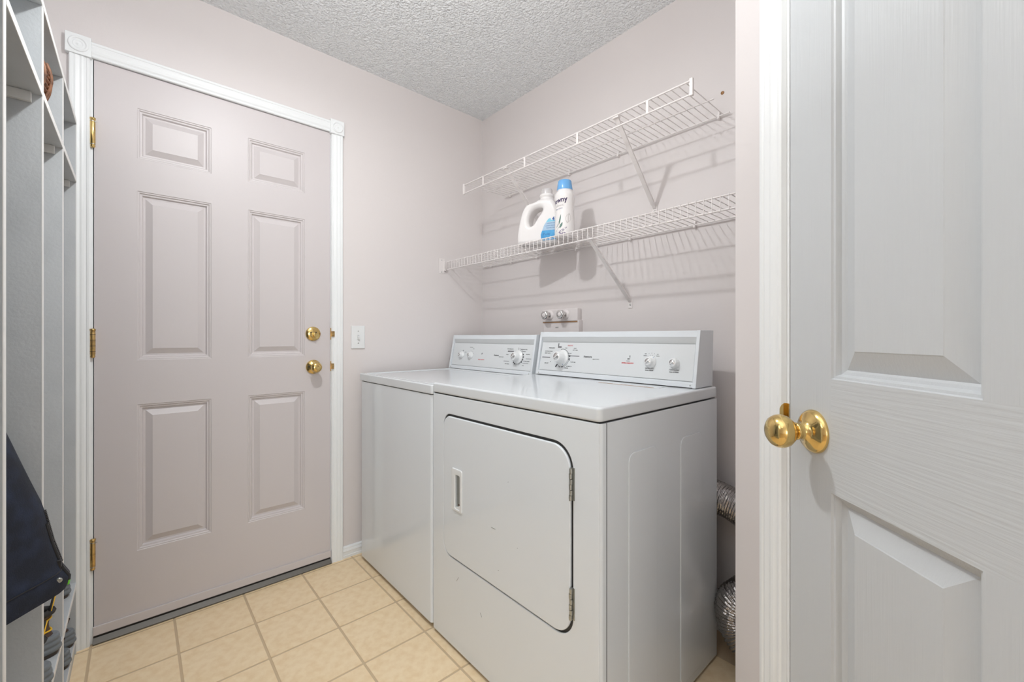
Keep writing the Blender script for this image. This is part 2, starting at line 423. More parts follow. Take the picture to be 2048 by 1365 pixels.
# deadbolt with thumb turn, knob
MK = frame((0.0005, -1.0035, 1.1028), (0, 1, 0), (0, 0, 1), (1, 0, 0))
db = MB().lathe([(.0330, 0), (.0330, .003), (.0315, .006), (.0120, .0085), (.0001, .009)], MK, seg=36).build('deadbolt_plate', M['brass'], door)
MB().box((-.0035, -.0185, .008), (.0065, .006, .024), MK @ Matrix.Rotation(R_(10), 4, 'Z')).build('thumb_turn', M['brass'], db, bevel=.003)
MB().lathe([(.003, .006), (.003, .0085), (.0001, .009)], MK @ Matrix.Translation((-.011, .006, 0)), seg=10).lathe([(.003, .006), (.003, .0085), (.0001, .009)], MK @ Matrix.Translation((.011, .006, 0)), seg=10).build('screw', M['dark'], db)
MK = frame((0.0005, -1.0020, 0.9475), (0, 1, 0), (0, 0, 1), (1, 0, 0))
kb = MB().lathe([(.0330, 0), (.0330, .003), (.0310, .006), (.0180, .012), (.0125, .016), (.0120, .028), (.0160, .031), (.0230, .038), (.0245, .046), (.0225, .054), (.0150, .0595), (.0080, .0610), (.0001, .0608)], MK, seg=36).build('door_knob', M['brass'], door)
MB().lathe([(.003, .008), (.003, .0115), (.0001, .012)], MK @ Matrix.Translation((-.0225, .003, 0)), seg=10).build('screw', M['dark'], kb)
# keeper plates on the jamb
for zc, hz, w_ in ((1.1028, .028, .010), (.9475, .024, .007)):
    MB().box((0.001, OY1-0.0045, zc-hz), (0.003, OY1+.0005, zc+hz)).box((0.002, OY1-.002, zc-.013), (0.020, OY1+w_, zc+.013)).build('strike_plate', M['brass_old'], door, bevel=.0012)

# light switch
sw = root('light_switch', (0, -0.7905, 1.030), 'white toggle light switch plate on wall beside the washer', 'light switch')
slab('switch_plate', [rrect(-.0345, -.0570, .0345, .0570, .003)], .006, frame((0, -.7905, 1.0868), (0, 1, 0), (0, 0, 1), (1, 0, 0)), M['plastic'], sw, bev=.0025)
MB().box((0.0055, -.7955, 1.0750), (0.0068, -.7855, 1.0985)).build('toggle_slot', M['band'], sw)
MB().box((-.0038, -.009, 0), (.0038, .003, .013), frame((.006, -.7905, 1.0880), (0, 1, 0), (.35, 0, 1), (1, 0, -.35))).build('toggle', M['plastic'], sw, bevel=.001)
for z in (1.0868+.030, 1.0868-.030):
    MB().lathe([(.0030, .0055), (.0030, .0068), (.0001, .0070)], frame((0, -.7905, z), (0, 1, 0), (0, 0, 1), (1, 0, 0)), seg=12).build('screw', M['steel'], sw)

# ------------------------------------------------------------------ white door on the diagonal wall (door_2)
d2 = root('door_2', dg(-.38, 0, 0.012), 'closed white wood-grained panel door with round brass knob', kind='structure')
W2 = 0.760; Z0 = 0.012; H2 = 2.030
MW = frame(dg(-.0015-W2, 0, Z0), D, (0, 0, 1), N)
def lu(s): return s + .0015 + W2
us = [0, lu(-.1018-.217-.104-.217), lu(-.1018-.217-.104), lu(-.1018-.217), lu(-.1018), W2]
vv = [0, .235, .8485-Z0, 1.0243-Z0, 1.620, 1.710, 1.925, H2]
mb = MB(); panel_face(mb, us, vv, {(a, b_) for a in (1, 3) for b_ in (1, 3, 5)}, MW, prof=PROF2, rail=lambda i, j: 1 <= i <= 3 and j in (0, 2, 4, 6) and True)
mb.box((0, 0, -0.038), (W2, H2, -0.0165), MW)
for (a, b_) in (((0, 0), (W2, 0)), ((W2, 0), (W2, H2)), ((W2, H2), (0, H2)), ((0, H2), (0, 0))):
    mb.add([(*a, 0), (*a, -0.017), (*b_, -0.017), (*b_, 0)], [(0, 1, 2, 3)], MW)
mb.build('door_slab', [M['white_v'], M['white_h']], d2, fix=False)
KZ = .9353
MKD = frame(dg(-.0632, .0, KZ), -D, (0, 0, 1), N)
kn = MB().lathe([(.0350, 0), (.0350, .0025), (.0335, .0055), (.0290, .0095), (.0200, .0135), (.0135, .0185), (.0125, .0240), (.0140, .0285), (.0140, .0305), (.0110, .0310)], MKD, seg=48).build('knob_rose', M['brass'], d2)
MB().lathe([(.0105, .0300), (.0120, .0345), (.0200, .0385), (.0255, .0455), (.0272, .0530), (.0262, .0600), (.0225, .0665), (.0160, .0712), (.0080, .0735), (.0001, .0740)], MKD, seg=48).build('knob_handle', M['brass'], d2)
# frame and strike
struct('trim_8', MB().box((.0010, 0, -.10), (.0135, 2.052, .0006), MD).box((-.7755, 0, -.10), (-.7635, 2.052, .0006), MD).box((-.775, 2.0445, -.10), (.013, 2.0545, .0006), MD), M['trim'])
casing('trim_9', dg(.0085), dg(.0085, 0, 2.10), D, N, wdt=.0620)
casing('trim_10', dg(-.7700), dg(-.7700, 0, 2.10), -D, N, wdt=.0620)
casing('trim_11', dg(.0085, 0, 2.046), dg(-.7700, 0, 2.046), (0, 0, 1), N, wdt=.0600)
sp = MB().box((.0004, .905, .0006), (.0100, .9700, .0018), MD)
sp.prism([(0, .9050), (.0125, .9300), (.0125, .9600), (.0095, .9670), (.0050, .9700), (0, .9700)], 0, .0012, frame(dg(.0082), N, (0, 0, 1), D))
sp.build('strike_plate', M['brass'], d2)

# ------------------------------------------------------------------ consoles (shared by washer and dryer)
SL = Vector((0, .036, .189)).normalized()
NN = Vector((0, -.189, .036)).normalized()
def console(parent, x0, x1, dz, specs):
    O = Vector((0, -.277, .920+dz))
    def at(x, z, off=-.0068):     # point of the sloped panel at height z
        t = (z-.920)/.189*.1924
        return O + Vector((x, 0, 0)) + SL*t + NN*off
    def fr(x, z, off=-.0068): return frame(at(x, z, off), (1, 0, 0), SL, NN)
    # side profile (y, z) extruded along x
    def sect(pts, xa, xb, name, m, bevel=0, lab=None):
        mm = frame((xa, 0, 0), (0, 1, 0), (0, 0, 1), (1, 0, 0))
        return MB().prism(pts, 0, xb-xa, mm).build(name, m, parent, bevel=bevel, label=lab)
    z0 = .920+dz; z1 = 1.109+dz
    cap = [(-.277, z0), (-.2415, z1), (-.143, z1), (-.150, z0)]
    sect(cap, x0, x0+.0115, 'end_cap', M['enamel'], .0012)
    sect(cap, x1-.0115, x1, 'end_cap', M['enamel'], .0012)
    def yp(z, off=0): p = O + SL*((z-.920)/.189*.1924) + NN*off; return (p.y, p.z)
    body = [yp(.922, -.0008), yp(.9345, -.0008), yp(.9360, -.0025), yp(.9400, -.0025), yp(.9410, -.0078), yp(1.0655, -.0125), yp(1.0880, -.0008), yp(1.1085, -.0008), (-.143, z1-.0006), (-.150, z0)]
    sect(body, x0+.0115, x1-.0115, 'console_body', M['enamel'], 0)
    # soffit band under the top lip, its shade painted in grey
    a0, a1 = yp(1.0652, -.0112), yp(1.0876, -.0009)
    sect([a0, a1, (a1[0]+.001, a1[1]), (a0[0]+.001, a0[1])], x0+.0120, x1-.0120, 'soffit_band', M['band'])
    # printed panel
    a0, a1 = yp(.9420, -.0068), yp(1.0640, -.0068)
    sect([a0, a1, (a1[0]+.0015, a1[1]), (a0[0]+.0015, a0[1])], x0+.0150, x1-.0150, 'control_panel', M['panel'])
    mm = fr((x0+x1)/2, .9415, -.0066); L = (x1-x0)/2-.016
    MB().box((-L, 0, 0), (L, .0007, .0003), mm).build('panel_edge_line', M['ink_grey'], parent)
    for xx in (x0+.019, x1-.019):
        MB().lathe([(.0026, 0), (.0022, .0012), (.0001, .0015)], fr(xx, .9285, -.0010), seg=10).build('screw', M['steel'], parent)
    MB().box((x0+.002, -.2745, z0-.0035), (x1-.002, -.152, z0+.0005)).build('shadow_gap', M['dark'], parent)
    for t in specs['text']:
        s, x, z, size, m = t[:5]
        text(s, size, fr(x, z+dz*0, -.0064), M[m], parent, bold=t[5] if len(t) > 5 else 0)
    lines = MB()
    for x, z, w_, h_ in specs['lines']: lines.box((-w_/2, -h_/2, 0), (w_/2, h_/2, .0004), fr(x, z, -.0066))
    if specs['lines']: tag(lines.build('printed_line', M['ink_grey'], parent), kind='stuff')
    for dl in specs['dials']:
        x, z, rs, rk, h, pointer, cap_ = dl[:7]
        f_ = fr(x, z, -.0066)
        k = MB().lathe([(rs, 0), (rs, .0030), (rs*.97, .0045), (rk*1.12, .0065), (rk, .012), (rk*.94, h-.002), (rk*.88, h), (rk*.70, h+.0003)], f_, seg=36).build('control_knob', M['knob'], parent)
        MB().lathe([(rk*.70, h-.001), (rk*.68, h+.0004), (.0001, h+.0006)], f_, seg=24).build('knob_cap', M['knob_cap'] if cap_ else M['plastic'], k)
        if cap_:
            MB().box((-rk*.66, -.0012, h), (rk*.66, .0012, h+.0022), f_ @ Matrix.Rotation(R_(35), 4, 'Z')).build('grip_bar', M['knob'], k)
        if pointer is not None:
            MB().box((-.0011, rs*.55, .0046), (.0011, rs*.95, .0056), f_ @ Matrix.Rotation(R_(pointer), 4, 'Z')).build('pointer_mark', M['ink_blue'], k)
    ticks = MB()
    for x, z, r0, r1, wd_, angs in specs['ticks']:
        f_ = fr(x, z, -.0066)
        for a in angs:
            ticks.box((r0, -wd_/2, 0), (r1, wd_/2, .0004), f_ @ Matrix.Rotation(R_(a), 4, 'Z'))
    if specs['ticks']: tag(ticks.build('dial_marks', M['ink'], parent), kind='stuff')
    arcs = MB()
    for x, z, r0, r1, a0_, a1_ in specs['arcs']:
        f_ = fr(x, z, -.0066); n = 24; vs=[]; fs=[]
        for k in range(n+1):
            a = R_(a0_+(a1_-a0_)*k/n)
            for r in (r0, r1): vs.append((r*math.cos(a), r*math.sin(a), .0003))
        fs = [(2*k, 2*k+1, 2*k+3, 2*k+2) for k in range(n)]
        arcs.add(vs, fs, f_)
    if specs['arcs']: tag(arcs.build('dial_arc', M['ink_grey'], parent), kind='stuff')

# ------------------------------------------------------------------ washer
wa = root('washing_machine', (.397, -.475, 0), 'white top-loading washing machine left of the dryer', 'washing machine')
WX0, WX1, WZ = .0635, .7270, .8715
cab = MB().prism(rrect(WX0, -.800, WX1, -.150, (.011, .011, .003, .003), 5), .0185, WZ)
o = cab.build('cabinet', M['enamel'], wa)
for p in o.data.polygons: p.use_smooth = len(p.vertices) == 4
o.data.set_sharp_from_angle(angle=R_(40))
MB().box((WX0+.006, -.794, WZ), (WX1-.006, -.156, WZ+.003)).build('shadow_gap', M['dark'], wa)
def topcap(x0, x1, z0, z1, parent, rim=.026):
    Mx = frame((0, 0, z0), (1, 0, 0), (0, 1, 0), (0, 0, 1))
    return slab('top_cover', [rrect(x0, -.8035, x1, -.146, (.012, .012, .006, .006))], z1-z0, Mx, M['enamel_dimmed'], parent, bev=.007, bres=3)
# top cover of the washer: raised rim around a lowered well that holds the lid
Mx = frame((0, 0, WZ+.0025), (1, 0, 0), (0, 1, 0), (0, 0, 1))
slab('top_cover', [rrect(.0525, -.8035, .7330, -.146, (.010, .010, .006, .006)), rrect(.0765, -.7780, .7090, -.290, .012)], .0355, Mx, M['enamel_dimmed'], wa, bev=.005, bres=3)
MB().box((.070, -.786, WZ+.004), (.716, -.28, WZ+.0325)).build('top_well', M['enamel_dimmed'], wa)
slab('lid', [rrect(.1120, -.7660, .6700, -.335, .020)], .0035, frame((0, 0, WZ+.0325), (1, 0, 0), (0, 1, 0), (0, 0, 1)), M['enamel_dimmed'], wa, bev=.0015)
for x in (.115, .675):
    for y in (-.75, -.20): MB().lathe([(.019, 0), (.019, .008), (.010, .012), (.010, .021)], Matrix.Translation((x, y, 0)), seg=14).build('foot', M['black'], wa)
wd_z = -.0105
console(wa, .0385, .7225, wd_z, dict(
    text=[('+', .3240, 1.0035+.006, .022, 'ink'), ('EXTRA CAPACITY', .3240, .9790, .0066, 'ink_red', .0001), ('Kenmore', .4450, 1.0060, .0100, 'ink', .0002), ('HEAVY DUTY', .4840, .9990, .0060, 'ink_grey'),
          ('COLD/COLD', .2220, 1.0420, .0050, 'ink_grey'), ('RINSE', .2450, 1.0340, .0045, 'ink_grey'), ('MED', .1500, 1.0230, .0060, 'ink_grey'), ('SUPER', .1740, 1.0150, .0050, 'ink_grey'),
          ('KNIT DELICATE', .5450, 1.0400, .0062, 'ink'), ('PERMANENT PRESS', .6450, 1.0400, .0050, 'ink_grey'), ('PREWASH', .6450, 1.0300, .0055, 'ink_grey'), ('NORMAL', .6750, 1.0180, .0064, 'ink'), ('WASH', .5280, 1.0130, .0062, 'ink'),
          ('ULTRA CLEAN', .6700, .9850, .0062, 'ink'), ('PRE WASH', .5340, .9670, .0062, 'ink'), ('SOAK', .6500, .9640, .0050, 'ink_grey')],
    lines=[(.5280, .9800, .040, .0022), (.6820, .9970, .036, .0018), (.6650, .9750, .038, .0018), (.5510, 1.0290, .044, .0055), (.6040, 1.0400, .0016, .016)],
    dials=[(.1420, .9985, .0195, .0140, .020, None, True), (.2270, .9985, .0195, .0140, .020, None, True), (.6080, 1.0030, .0330, .0210, .034, None, True)],
    ticks=[(.6080, 1.0030, .0340, .0400, .0075, (22, 2, -18, -38, -118, -135)), (.6080, 1.0030, .0350, .0400, .0016, (-100, -75, -60)), (.1420, .9985, .0225, .0250, .0012, (40, 70, 100)), (.2270, .9985, .0225, .0250, .0012, (30, 60, 90))],
    arcs=[(.6080, 1.0030, .0340, .0352, -130, 80), (.6080, 1.0030, .0400, .0412, 50, 85)]))

# ------------------------------------------------------------------ dryer
dr = root('clothes_dryer', (1.117, -.475, 0), 'white front-loading clothes dryer with hinged door, right of the washer', 'clothes dryer')
DX0, DX1, DZ = .7400, 1.4950, .8820
fp_y = -.800
o = MB().prism(rrect(DX0+.002, -.7925, DX1-.0006, -.150, (.008, .008, .003, .003), 4), .0105, DZ-.003).build('cabinet', M['enamel'], dr)
o.data.set_sharp_from_angle(angle=R_(40))
# front panel wraps round the corners; door opening is cut out
MF = frame((0, -.7935, 0), (1, 0, 0), (0, 0, 1), (0, -1, 0))
do = rrect(.8085, .3175, 1.4105, .8175, (.048, .060, .066, .042), 10)
front_outer = [(DX0, .0115), (DX1-.010, .0115), (DX1-.010, DZ-.001), (DX0, DZ-.001)]
slab('front_panel', [rrect(DX0, .0115, DX1-.004, DZ-.0005, .004), do], .0065, MF, M['enamel'], dr, bev=.0022, bres=2)
crn = MB(); pts = []
for k in range(9):
    a = R_(-90+90*k/8); pts.append((DX1-.012+.0125*math.cos(a)*1.0, -.7880+.012*math.sin(a)))
poly = [(DX1-.0125, -.7880)] + [(DX1-.012+.0125*math.cos(R_(-90+90*k/8)), -.7880+.0120*math.sin(R_(-90+90*k/8))) for k in range(9)] + [(DX1+.0005, -.7770), (DX1-.006, -.7755), (DX1-.0125, -.7765)]
crn.prism(poly, .0115, DZ-.0010); oc = crn.build('front_corner', M['enamel'], dr)
for p in oc.data.polygons: p.use_smooth = len(p.vertices) == 4
oc.data.set_sharp_from_angle(angle=R_(40))
MB().box((DX1-.004, -.7765, .014), (DX1+.0002, -.7740, DZ-.001)).build('panel_seam', M['dark'], dr)
MB().box((DX1-.008, -.7740, .0105), (DX1, -.151, DZ-.0012)).build('side_panel', M['enamel'], dr, bevel=.0015)
MS = frame((DX1-.0002, 0, 0), (0, 1, 0), (0, 0, 1), (1, 0, 0))
for ya, yb, zt in ((-.683, -.541, .790), (-.408, -.263, .787)):
    slab('embossed_panel', [rrect(ya, .040, yb, zt, .026, 8)], .0026, MS, M['enamel'], dr, bev=.0013)
MB().box((.80, -.7934, .31), (1.418, -.7915, .825)).build('door_gap_shade', M['recess'], dr)  # near-black sheet paints the shade seen in the gap round the door
di = [(.812, .321), (1.4055, .8135)]
dd = slab('dryer_door', [rrect(.8125, .3225, 1.4030, .8100, (.046, .057, .062, .040), 10), rrect(.8870, .500, .9190, .6170, .006)], .0090, frame((0, -.7935, 0), (1, 0, 0), (0, 0, 1), (0, -1, 0)), M['enamel'], dr, bev=.0035, bres=3)
hf = slab('handle_frame', [rrect(.8680, .4905, .9300, .6360, .008), rrect(.8885, .5000, .9175, .6155, .005)], .0055, frame((0, -.8005, 0), (1, 0, 0), (0, 0, 1), (0, -1, 0)), M['plastic'], dd, bev=.0025, bres=2)
MB().box((.8880, -.7975, .4995), (.9180, -.7965, .6160)).build('handle_pocket', M['steel'], dd)
MB().lathe([(.0045, 0), (.0001, .0010)], frame((.9030, -.7976, .5125), (1, 0, 0), (0, 0, 1), (0, -1, 0)), seg=10).build('rust_spot', M['rust'], dd)
MB().prism([(.8895, .5005), (.9165, .5005), (.9165, .516), (.906, .508), (.8895, .503)], 0, .006, frame((0, -.7975, 0), (1, 0, 0), (0, 0, 1), (0, -1, 0))).build('pocket_lip', M['plastic'], dd)
for za, zb in ((.6765, .7590), (.3755, .4560)):
    hg = MB().box((1.4045, -.8012, za), (1.4165, -.7995, zb)).build('hinge', M['steel'], dr)
    n = 6; L = (zb-za)/n
    for k in range(n):
        MB().lathe([(.0042, 0), (.0042, L-.0012)], frame((1.4070+.0012*(k % 2), -.8050, za+k*L), (1, 0, 0), (0, 1, 0), (0, 0, 1)), seg=12).build('hinge_knuckle', M['steel'], hg)
MB().box((DX0+.006, -.796, DZ), (DX1-.006, -.154, DZ+.0035)).build('shadow_gap', M['dark'], dr)
Mx = frame((0, 0, .8848), (1, 0, 0), (0, 1, 0), (0, 0, 1))
slab('top_cover', [rrect(.7380, -.8030, 1.4960, -.1540, (.012, .014, .006, .006))], .0355, Mx, M['enamel_dimmed'], dr, bev=.0065, bres=3)
slab('lint_screen_lid', [rrect(1.135, -.345, 1.390, -.297, .004)], .0016, frame((0, 0, .9200), (1, 0, 0), (0, 1, 0), (0, 0, 1)), M['enamel_dimmed'], dr, bev=.0006)
MB().box((1.150, -.3475, .9203), (1.375, -.3460, .9212)).build('lint_lid_slot', M['anchor'], dr)
for x in (.80, 1.43):
    for y in (-.745, -.21): MB().lathe([(.020, 0), (.020, .007), (.010, .010), (.010, .014)], Matrix.Translation((x, y, 0)), seg=14).build('foot', M['black'], dr)
console(dr, .7480, 1.4800, .0015, dict(
    text=[('EXTRA CAPACITY', 1.2150, .9905, 0.0063, 'ink_red', .00025), ('Kenmore', 1.0270, 1.0075, 0.0106, 'ink', .0002), ('HEAVY DUTY', 1.0690, .9985, 0.0053, 'ink_grey'),
          ('8', 1.2220, 1.0150, 0.0119, 'ink_grey'), ('DRY', 1.2180, 1.0060, 0.0059, 'ink', .0002),
          ('PERMANENT', .8250, 1.0390, 0.0062, 'ink'), ('COTTON STURDY', .8080, 1.0240, 0.0056, 'ink'), ('HEAVY DUTY', .8020, 1.0155, 0.0056, 'ink'), ('DELICATE', .9280, 1.0510, 0.0062, 'ink_red'), ('EXTRA', .9560, 1.0400, 0.0048, 'ink'), ('DRY CARE', .9580, 1.0325, 0.0056, 'ink'), ('LESS DRY', .9300, 1.0180, 0.0048, 'ink_grey'), ('MORE', .9060, 1.0400, 0.0048, 'ink_grey'),
          ('AIR DRY', .8020, .9720, 0.0064, 'ink'), ('FLUFF AIR', .9530, .9820, 0.0060, 'ink'), ('NO HEAT 15', .9340, .9640, 0.0052, 'ink'), ('MINUTES', .9200, .9560, 0.0052, 'ink'), ('50', .8600, .9600, 0.0056, 'ink'), ('40', .8800, .9590, 0.0056, 'ink'), ('30', .8960, .9600, 0.0056, 'ink'), ('80', .8250, .9790, 0.0048, 'ink'),
          ('OFF', 1.2860, 1.0270, 0.0043, 'ink'), ('SIGNAL', 1.2850, 1.0205, 0.0040, 'ink'), ('ON', 1.3330, 1.0270, 0.0043, 'ink'), ('SIGNAL', 1.3340, 1.0205, 0.0040, 'ink'), ('4', 1.2990, 1.0285, 0.0040, 'ink'), ('5', 1.3100, 1.0300, 0.0040, 'ink'), ('6', 1.3210, 1.0285, 0.0040, 'ink'),
          ('END OF CYCLE', 1.3060, .9760, 0.0048, 'ink'), ('SIGNAL VOLUME', 1.3060, .9690, 0.0043, 'ink'), ('TURN TO START', 1.3990, .9760, 0.0048, 'ink'), ('PUSH TO START', 1.3990, .9680, 0.0046, 'ink', .0001)],
    lines=[(.7960, .9975, .0480, .0034), (.9520, 1.0080, .0620, .0034), (.8620, 1.0500, .0050, .020), (.8720, 1.0440, .0160, .0070), (1.2160, .9985, .0150, .0016)],
    dials=[(.8905, .9985, .0345, .0230, .040, -158, True), (1.3085, .9985, .0215, .0150, .022, -35, True), (1.3990, .9985, .0175, .0150, .020, None, True)],
    ticks=[(.8905, .9985, .0370, .0450, .0080, (12,)), (.8905, .9985, .0370, .0440, .0040, (-5, -12)), (.8905, .9985, .0370, .0420, .0018, (-22, -32, -42, -52, -64, -76, -88, -100, -112)), (.8905, .9985, .0370, .0520, .0060, (-128,)), (1.3085, .9985, .0235, .0260, .0012, (60, 80, 100, 120))],
    arcs=[(.8905, .9985, .0365, .0385, -10, 110)]))
sc_ = MB()
for (x, z, L, a) in ((1.0950, .5000, .020, 2), (.8990, .2580, .022, 55), (.8200, .5400, .008, 80), (1.0300, .2000, .014, -50), (1.1200, .3800, .004, 0), (1.1650, .6600, .003, 70), (1.2060, .4800, .003, 40)):
    sc_.box((-L/2, -.0005, 0), (L/2, .0005, .0003), frame((x, -.8028 if z > .36 and x > .82 else -.8003, z), (1, 0, 0), (0, 0, 1), (0, -1, 0)) @ Matrix.Rotation(R_(a), 4, 'Z'))
tag(sc_.build('scuff_marks', M['scuff'], dr), kind='stuff')

# flexible foil duct behind the dryer, in the nook
def duct(path, r, pitch=.0085):
    P = [Vector(p) for p in path]
    pts = []; n = 10
    def cr(a, b_, c, d_, t):
        return 0.5*((2*b_)+(c-a)*t+(2*a-5*b_+4*c-d_)*t*t+(3*b_-a-3*c+d_)*t**3)
    Q_ = [P[0]] + P + [P[-1]]
    dense = []
    for i in range(1, len(Q_)-2):
        for k in range(20): dense.append(cr(Q_[i-1], Q_[i], Q_[i+1], Q_[i+2], k/20))
    dense.append(P[-1])
    # resample so that each fold has four rings
    out = [dense[0]]; step = pitch/4; acc = 0
    for a, b_ in zip(dense[:-1], dense[1:]):
        seg_ = (b_-a).length; t = 0
        while acc + seg_ - t >= step:
            t += step - acc; acc = 0; out.append(a.lerp(b_, t/seg_))
        acc += seg_ - t
    return out
pth = duct([(1.30, -.088, .525), (1.40, -.088, .525), (1.50, -.090, .518), (1.585, -.095, .490), (1.645, -.100, .420), (1.655, -.105, .355), (1.610, -.130, .285), (1.555, -.150, .215), (1.560, -.155, .140), (1.625, -.150, .085), (1.67, -.12, .075)], .056)
o = root('exhaust_duct', (1.58, -.12, 0), 'crumpled silver foil exhaust duct in the nook right of the dryer', 'duct')
rr = [random.random() for _ in pth]
MB().tube(pth, .055, seg=28, rad=lambda i: .0535 + (.0035 if (i % 4) < 2 else 0) + .0015*rr[i//4*4] + .002*math.sin(i*.11)).build('duct_hose', M['foil'], o)
MB().tube([pth[0], pth[6]], .058, seg=28).build('duct_collar', M['chrome'], o)

# ------------------------------------------------------------------ laundry valve box
vb = root('laundry_valve_box', (.68, -.015, .93), 'white plastic valve box with two chrome taps above the dryer', 'valve box')
MB().box((.5580, -.030, .930), (.7960, 0, 1.1700)).build('box_body', M['box'], vb, bevel=.003)
MB().box((.5540, -.034, 1.1640), (.7900, -.0005, 1.2290)).build('box_shelf', M['box'], vb, bevel=.006)
MB().box((.5580, -.0325, 1.1600), (.7880, -.028, 1.1648)).build('shelf_shadow', M['anchor'], vb)  # brown strip painted as the shadow line under the overhanging box shelf
text('HOT', .010, frame((.655, -.0305, 1.1350), (1, 0, 0), (0, 0, 1), (0, -1, 0)), M['ink'], vb)
for x in (.610, .715):
    Mv = frame((x, -.034, 1.1985), (1, 0, 0), (0, 0, 1), (0, -1, 0))
    v = MB().lathe([(.0260, -.003), (.0245, .003), (.0185, .006)], Mv, seg=30).build('valve_escutcheon', M['box'], vb)
    MB().lathe([(.0150, 0), (.0150, .012), (.0105, .016), (.0105, .026)], Mv, seg=20).build('valve_bonnet', M['chrome'], v)
    hd = MB(); n = 48
    prof = [(.0110, .024), (.0200, .027), (.0225, .033), (.0215, .042), (.0180, .047), (.0135, .0475)]
    vs=[]; fs=[]
    for r, h in prof:
        for k in range(n):
            a = 2*math.pi*k/n; q = 1 + .08*math.cos(6*a) if .026 < h < .046 else 1
            vs.append((r*q*math.cos(a), r*q*math.sin(a), h))
    for i in range(len(prof)-1):
        for k in range(n): fs.append((i*n+k, i*n+(k+1) % n, (i+1)*n+(k+1) % n, (i+1)*n+k))
    hd.add(vs, fs, Mv, 0, True); hd.build('tap_handle', M['chrome'], v)
    MB().lathe([(.0122, .046), (.0110, .0480), (.0001, .0490)], Mv, seg=24).build('tap_button', M['box'], v)

# ------------------------------------------------------------------ wire shelves
def wire(path, r, name, parent, m='wire', seg=6): return MB().tube(path, r, seg=seg).build(name, M[m], parent)
def strut(parent, xt, yt, zt, xf, zf, name='support_strut'):
    a = Vector((xt, yt, zt)); b_ = Vector((xf, -.004, zf)); d = (b_-a).normalized()
    side = d.cross(Vector((0, 1, 0))).normalized() if abs(d.x) > .9 else Vector((1, 0, 0))
    out = side.cross(d).normalized()
    f_ = frame(a, side, d, out); L = (b_-a).length
    st = MB().box((-.0085, -.004, -.0012), (.0085, L-.02, .0012), f_).box((-.0065, L-.022, -.0012), (.0065, L, .0012), f_).box((-.0085, -.004, 0), (-.0070, L-.025, .006), f_).box((.0070, -.004, 0), (.0085, L-.025, .006), f_).build(name, M['wire'], parent)
    MB().box((-.0105, -.028, 0), (.0105, .010, .0022), frame((xf, -.0002, zf), (1, 0, 0), (0, 0, 1), (0, -1, 0))).build('strut_foot', M['wire'], st, bevel=.001)
    MB().lathe([(.0045, .0020), (.0030, .0045), (.0001, .0050)], frame((xf, -.0004, zf-.012), (1, 0, 0), (0, 0, 1), (0, -1, 0)), seg=12).build('screw', M['steel'], st)
    MB().box((xt-.013, yt-.006, zt-.003), (xt+.013, yt+.010, zt+.006)).build('strut_hook', M['wire'], st, bevel=.002)
def clip(parent, x, z):
    MB().box((x-.0045, -.016, z-.012), (x+.0045, -.001, z+.004)).box((x-.0035, -.010, z), (x+.0035, -.001, z+.016)).build('wall_clip', M['wire'], parent, bevel=.0015)

# upper shelf
us_ = root('wire_shelf', (.86, -.15, 1.86), 'short upper white wire shelf, empty, with open front lip', 'shelf', 'wire shelves over the machines')
ZU = 1.9075; XA, XB = .2265, 1.4785; YF = -.300
wire([(XA, YF, ZU), (XB, YF, ZU)], .0032, 'front_rail', us_, seg=8)
wire([(XA, YF, ZU-.0445), (XB, YF, ZU-.0445)], .0032, 'lip_rail', us_, seg=8)
wire([(XA, -.012, ZU-.002), (XB+.004, -.012, ZU-.002)], .0032, 'back_rail', us_, seg=8)
wire([(XA+.006, -.150, ZU-.0055), (XB+.006, -.150, ZU-.0055)], .0024, 'middle_rail', us_)
p = None; x = XA+.012
while x < XB+.002:
    if p is None: p = wire([(x, YF, ZU+.0015), (x, -.012, ZU+.0015)], .0014, 'cross_wire', us_); dx = p.location.copy(); x_p = x
    else: link_mesh('cross_wire', p, us_, worldloc(us_)+dx+Vector((x-x_p, 0, 0)))
    x += .0254
for x in (.3945, .7035, 1.0110, 1.3225): MB().box((x-.0050, YF-.0030, ZU-.0445), (x+.0050, YF+.0015, ZU)).build('lip_post', M['wire'], us_, bevel=.001)
for x, s in ((XA, -1), (XB, 1)):
    MB().box((x-.006, YF-.0055, ZU-.0500), (x+.0055, YF+.0050, ZU+.0060)).build('end_cap', M['wire'], us_, bevel=.0015)
for x in (1.4421, 1.0047, .7177, .272): clip(us_, x, ZU)
strut(us_, 1.1900, YF+.006, ZU-.006, 1.1798, 1.6250)
strut(us_, .5640, YF+.006, ZU-.006, .5600, 1.6250)

# lower shelf
ls = root('wire_shelf', (.86, -.14, 1.475), 'long lower white wire shelf carrying two laundry bottles', 'shelf', 'wire shelves over the machines')
ZL = 1.5225; XA, XB = .0135, CX-.004; YF = -.275
wire([(XA, YF, ZL), (XB, YF, ZL)], .0030, 'front_rail', ls, seg=8)
wire([(XA, YF, ZL-.0440), (XB, YF, ZL-.0440)], .0030, 'lip_rail', ls, seg=8)
wire([(XA+.006, -.012, ZL-.002), (XB, -.012, ZL-.002)], .0034, 'back_rail', ls, seg=8)
wire([(XA, -.143, ZL-.0050), (XB, -.143, ZL-.0050)], .0024, 'middle_rail', ls)
p = None; x = 1.5836
while x > XA+.03: x -= .0256
while x < XB-.004:
    pt = [(x, -.012, ZL+.0010), (x, YF-.0015, ZL+.0030), (x, YF-.0040, ZL+.0010), (x, YF-.0038, ZL-.0455)]
    if p is None: p = wire(pt, .0015, 'cross_wire', ls); dx = p.location.copy(); x_p = x
    else: link_mesh('cross_wire', p, ls, worldloc(ls)+dx+Vector((x-x_p, 0, 0)))
    x += .0256
for x in (1.352, 1.0663, .7626, .4922, .2807, .0919): clip(ls, x, ZL)
